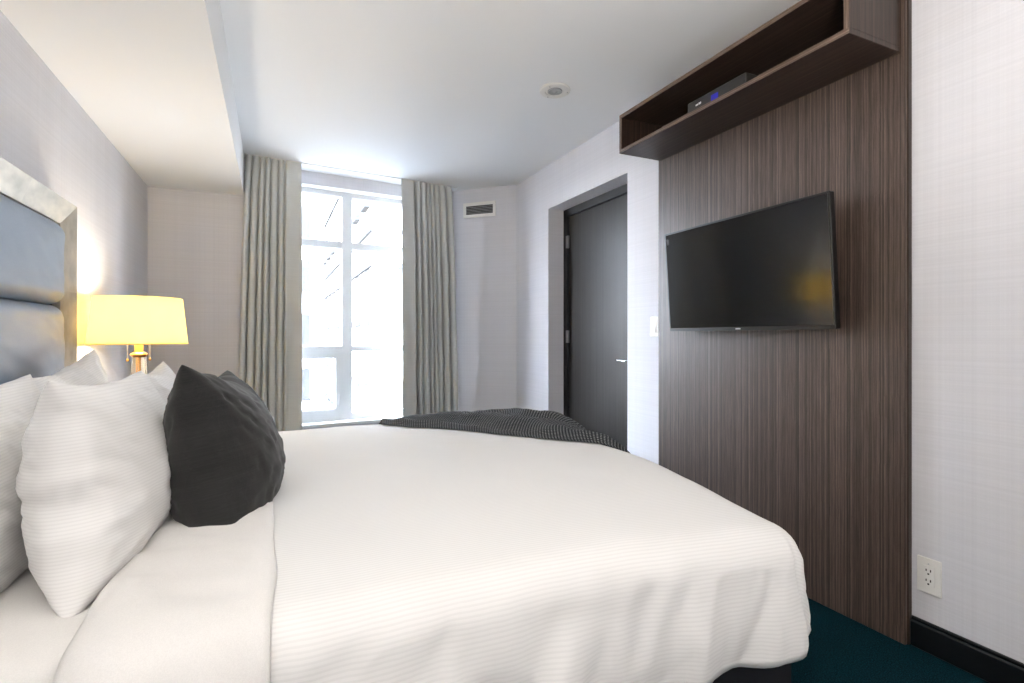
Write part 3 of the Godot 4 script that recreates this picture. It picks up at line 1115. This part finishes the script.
func build_pillows() -> void:
	var g := "white bed pillows"
	place_pillow("pillow", pillow_mesh(0.72, 0.45, 0.18, 101, 0.07, 0.7), M.pillow_linen, P(-0.545, 0.748, 1.40), 8, 0, 0, "white pillow against headboard, nearest the viewer", "pillow", g)
	place_pillow("pillow", pillow_mesh(0.68, 0.42, 0.25, 102, 0.10, 0.6), M.pillow_linen, P(-0.335, 0.772, 1.48), 4, 0, -2, "large white pillow standing behind the charcoal cushion", "pillow", g)
	place_pillow("pillow", pillow_mesh(0.68, 0.45, 0.17, 103, 0.08, 0.7), M.pillow_linen, P(-0.60, 0.762, 2.24), 9, 0, 6, "white pillow against headboard beside the lit lamp", "pillow", g)
	place_pillow("pillow", pillow_mesh(0.64, 0.42, 0.19, 104, 0.08, 0.7), M.pillow_linen, P(-0.365, 0.752, 2.24), 8, 3, 1, "white pillow in second row, half hidden by charcoal cushion", "pillow", g)
	place_pillow("cushion", pillow_mesh(0.51, 0.45, 0.27, 105, 0.12, 0.55), M.charcoal_weave, P(-0.115, 0.765, 1.575), 11, -5, -5, "square charcoal throw cushion leaning on the white pillows", "cushion", "")

# ---------------------------------------------------------------- bedside
func build_bedside() -> void:
	var n := thing("nightstand", P(-0.57, 0, 3.15), "dark wood nightstand carrying the lit lamp", "nightstand")
	var o := n.position
	obj("body", dbox(-0.80, -0.36, 0.10, 0.58, 2.92, 3.42, 0.004), M.dark_wood, n, -o)
	obj("top_board", dbox(-0.81, -0.345, 0.58, 0.605, 2.90, 3.44, 0.004), M.dark_wood, n, -o)
	for y in [0.13, 0.36]:
		var d := obj("drawer", dbox(-0.36, -0.352, y, y + 0.2, 2.94, 3.40, 0.002), M.dark_wood, n, -o)
		obj("knob", tube([P(-0.352, y + 0.1, 3.17), P(-0.335, y + 0.1, 3.17)], 0.012), M.brass, d)
	for q in [[-0.77, 2.95], [-0.77, 3.39], [-0.39, 2.95], [-0.39, 3.39]]:
		obj("leg", dbox(q[0] - 0.015, q[0] + 0.015, 0, 0.10, q[1] - 0.015, q[1] + 0.015), M.dark_wood, n, -o)

	var l := thing("table_lamp", P(-0.60, 0.605, 3.10), "lit bedside lamp with yellow shade and glass column", "lamp")
	obj("base", lathe([Vector2(0.0001, 0.0), Vector2(0.075, 0.0), Vector2(0.075, 0.012), Vector2(0.06, 0.02), Vector2(0.036, 0.026), Vector2(0.0001, 0.026)], 40), M.brass, l)
	# eight-sided glass column
	var prof := [Vector2(0.0001, 0.026), Vector2(0.042, 0.026), Vector2(0.038, 0.14), Vector2(0.033, 0.26), Vector2(0.029, 0.362), Vector2(0.0001, 0.362)]
	obj("glass_column", lathe(prof, 8, false), M.lamp_glass, l)
	obj("stem", tube([Vector3(0, 0.02, 0), Vector3(0, 0.365, 0)], 0.007, 12), M.brass, l)
	obj("collar", lathe([Vector2(0.0001, 0.360), Vector2(0.028, 0.360), Vector2(0.030, 0.366), Vector2(0.037, 0.370), Vector2(0.037, 0.378), Vector2(0.026, 0.384), Vector2(0.019, 0.388), Vector2(0.019, 0.44), Vector2(0.0001, 0.44)], 32), M.brass, l)
	for k in [-1.0, 1.0]:
		# the two chains hang either side as seen from the bed's near side
		var dir: Vector3 = Vector3(0.75, 0, -0.66) * k * 0.052
		var ch := obj("pull_chain", joined([tube([dir + Vector3(0, 0.352, 0), dir + Vector3(0, 0.455, 0)], 0.0022, 8), tube([dir + Vector3(0, 0.455, 0), Vector3(0, 0.46, 0)], 0.003, 8)]), M.brushed_steel, l)
		obj("chain_knob", lathe([Vector2(0.0001, 0.340), Vector2(0.006, 0.344), Vector2(0.006, 0.350), Vector2(0.0025, 0.356), Vector2(0.0001, 0.357)], 12), M.brass, ch, dir)
	# drum shade with a little thickness
	obj("shade", lathe([Vector2(0.206, 0.425), Vector2(0.183, 0.652), Vector2(0.180, 0.652), Vector2(0.203, 0.425), Vector2(0.206, 0.425)], 64), M.lamp_shade, l)
	obj("shade_ring", joined([lathe([Vector2(0.2075, 0.424), Vector2(0.2075, 0.430), Vector2(0.2015, 0.430), Vector2(0.2015, 0.424), Vector2(0.2075, 0.424)], 64)]), M.lamp_shade, l)
	var bulb := obj("bulb", lathe([Vector2(0.0001, 0.0), Vector2(0.013, 0.0), Vector2(0.016, 0.025), Vector2(0.029, 0.055), Vector2(0.030, 0.072), Vector2(0.020, 0.092), Vector2(0.0001, 0.10)], 24), M.bulb_glow, l, Vector3(0, 0.465, 0))
	obj("socket", lathe([Vector2(0.0001, 0.44), Vector2(0.014, 0.44), Vector2(0.014, 0.466), Vector2(0.0001, 0.466)], 16), M.brass, l)
	var om := OmniLight3D.new()
	om.name = "bulb_light"
	om.light_color = Color(1.0, 0.97, 0.92)
	om.light_energy = 0.335
	om.light_size = 0.07
	om.omni_range = 8.0
	om.omni_attenuation = 2.0
	om.shadow_enabled = true
	l.add_child(om)
	om.position = Vector3(0, 0.53, 0)

# unseen uplighter behind the viewer, placed so ceiling bounce lights the near side
func build_unseen_uplighter() -> void:
	var l := thing("unseen_uplighter", P(0.10, 0, -0.45), "unseen uplighter behind the viewer, placed to light the bed", "lamp")
	obj("base", lathe([Vector2(0.0001, 0.0), Vector2(0.14, 0.0), Vector2(0.14, 0.015), Vector2(0.02, 0.03), Vector2(0.0001, 0.03)], 32), M.brushed_steel, l)
	obj("pole", tube([Vector3(0, 0.02, 0), Vector3(0, 1.10, 0)], 0.012, 12), M.brushed_steel, l)
	obj("bowl", lathe([Vector2(0.0001, 1.09), Vector2(0.03, 1.09), Vector2(0.12, 1.12), Vector2(0.20, 1.17), Vector2(0.225, 1.19), Vector2(0.220, 1.193), Vector2(0.195, 1.176), Vector2(0.115, 1.127), Vector2(0.0001, 1.10)], 48), M.brushed_steel, l)
	obj("diffuser", lathe([Vector2(0.0001, 1.185), Vector2(0.205, 1.185), Vector2(0.205, 1.19), Vector2(0.0001, 1.195)], 40), M.unseen_uplighter_glow, l)
	var a := AreaLight3D.new()
	a.name = "unseen_uplighter_light"
	a.area_size = Vector2(0.30, 0.30)
	a.light_color = Color(1.0, 0.98, 0.945)
	a.light_energy = 6.0
	a.area_range = 10.0
	a.shadow_enabled = true
	l.add_child(a)
	a.position = Vector3(0, 1.202, 0)
	a.rotation.x = PI / 2.0

# ---------------------------------------------------------------- street outside the window
func facade(parent: Node3D, o: Vector3, right: Vector3, size: Vector2, cols: int, rows: int, wsize: Vector2, low: float) -> void:
	var nrm := Vector3.UP.cross(right).normalized()
	if nrm.dot(-o) < 0.0: nrm = -nrm
	for r in rows:
		var y := low + r * 3.3
		for c in cols:
			var x := size.x * (c + 0.5) / cols
			var p := o + right * x + Vector3(0, y, 0)
			var hw := right * wsize.x / 2.0
			var hh := Vector3.UP * wsize.y
			var a := [p - hw, p + hw, p + hw + hh, p - hw + hh]
			var w := obj("window_pane", hexa(a.map(func(q): return q - nrm * 0.1), a.map(func(q): return q + nrm * 0.02)), M.street_window, parent)
			var led := [p - hw * 1.2, p + hw * 1.2, p + hw * 1.2 - Vector3.UP * 0.15, p - hw * 1.2 - Vector3.UP * 0.15]
			obj("window_ledge", hexa(led.map(func(q): return q - nrm * 0.1), led.map(func(q): return q + nrm * 0.15)), M.stone_ledge, w)

func build_street() -> void:
	var g := structure("street_ground", dbox(-40, 60, -9.3, -9.0, 6.5, 90), M.asphalt, Vector3.ZERO, "pale street far below the window", "street")
	var b := thing("street_building", P(7.5, -9.0, 20), "pale corner building across the street, right window panes", "building")
	b.position = Vector3.ZERO
	var c := P(2.45, 0, 14.3)
	var right := Vector3(1, 0, -0.092).normalized()
	var deep := Vector3(0, 0, -1)
	var q := [c, c + right * 14.0, c + right * 14.0 + deep * 14.0, c + deep * 14.0]
	obj("wall", hexa(q.map(func(p): return p + Vector3(0, -9, 0)), q.map(func(p): return p + Vector3(0, 15, 0))), M.pale_stone, b)
	for y in [2.95, 3.9, 6.6, -0.4]:
		var q2 := [c - right * 0.08 - deep * 0.08, c + right * 14.0 - deep * 0.08, c + right * 14.0 + deep * 14.0, c - right * 0.08 + deep * 14.0]
		obj("cornice", hexa(q2.map(func(p): return p + Vector3(0, y, 0)), q2.map(func(p): return p + Vector3(0, y + 0.08, 0))), M.stone_ledge, b)
	facade(b, c, right, Vector2(14, 0), 9, 4, Vector2(0.8, 1.5), -5.0)
	facade(b, c, deep, Vector2(14, 0), 8, 4, Vector2(0.7, 1.6), -5.1)
	var b2 := thing("street_building", Vector3.ZERO, "pale building closing the street, left window panes", "building")
	var c2 := P(-14, 0, 34)
	var right2 := Vector3(1, 0, 0)
	q = [c2, c2 + right2 * 24.0, c2 + right2 * 24.0 + deep * 10.0, c2 + deep * 10.0]
	obj("wall", hexa(q.map(func(p): return p + Vector3(0, -9, 0)), q.map(func(p): return p + Vector3(0, 20, 0))), M.pale_stone, b2)
	facade(b2, c2, right2, Vector2(24, 0), 16, 6, Vector2(0.6, 1.8), -6.0)

# ----------------------------------------------------------------
func _ready() -> void:
	setup()
	make_materials()
	build_room()
	build_window()
	build_door()
	build_panel()
	build_curtains()
	build_bed()
	build_pillows()
	build_bedside()
	build_unseen_uplighter()
	build_street()
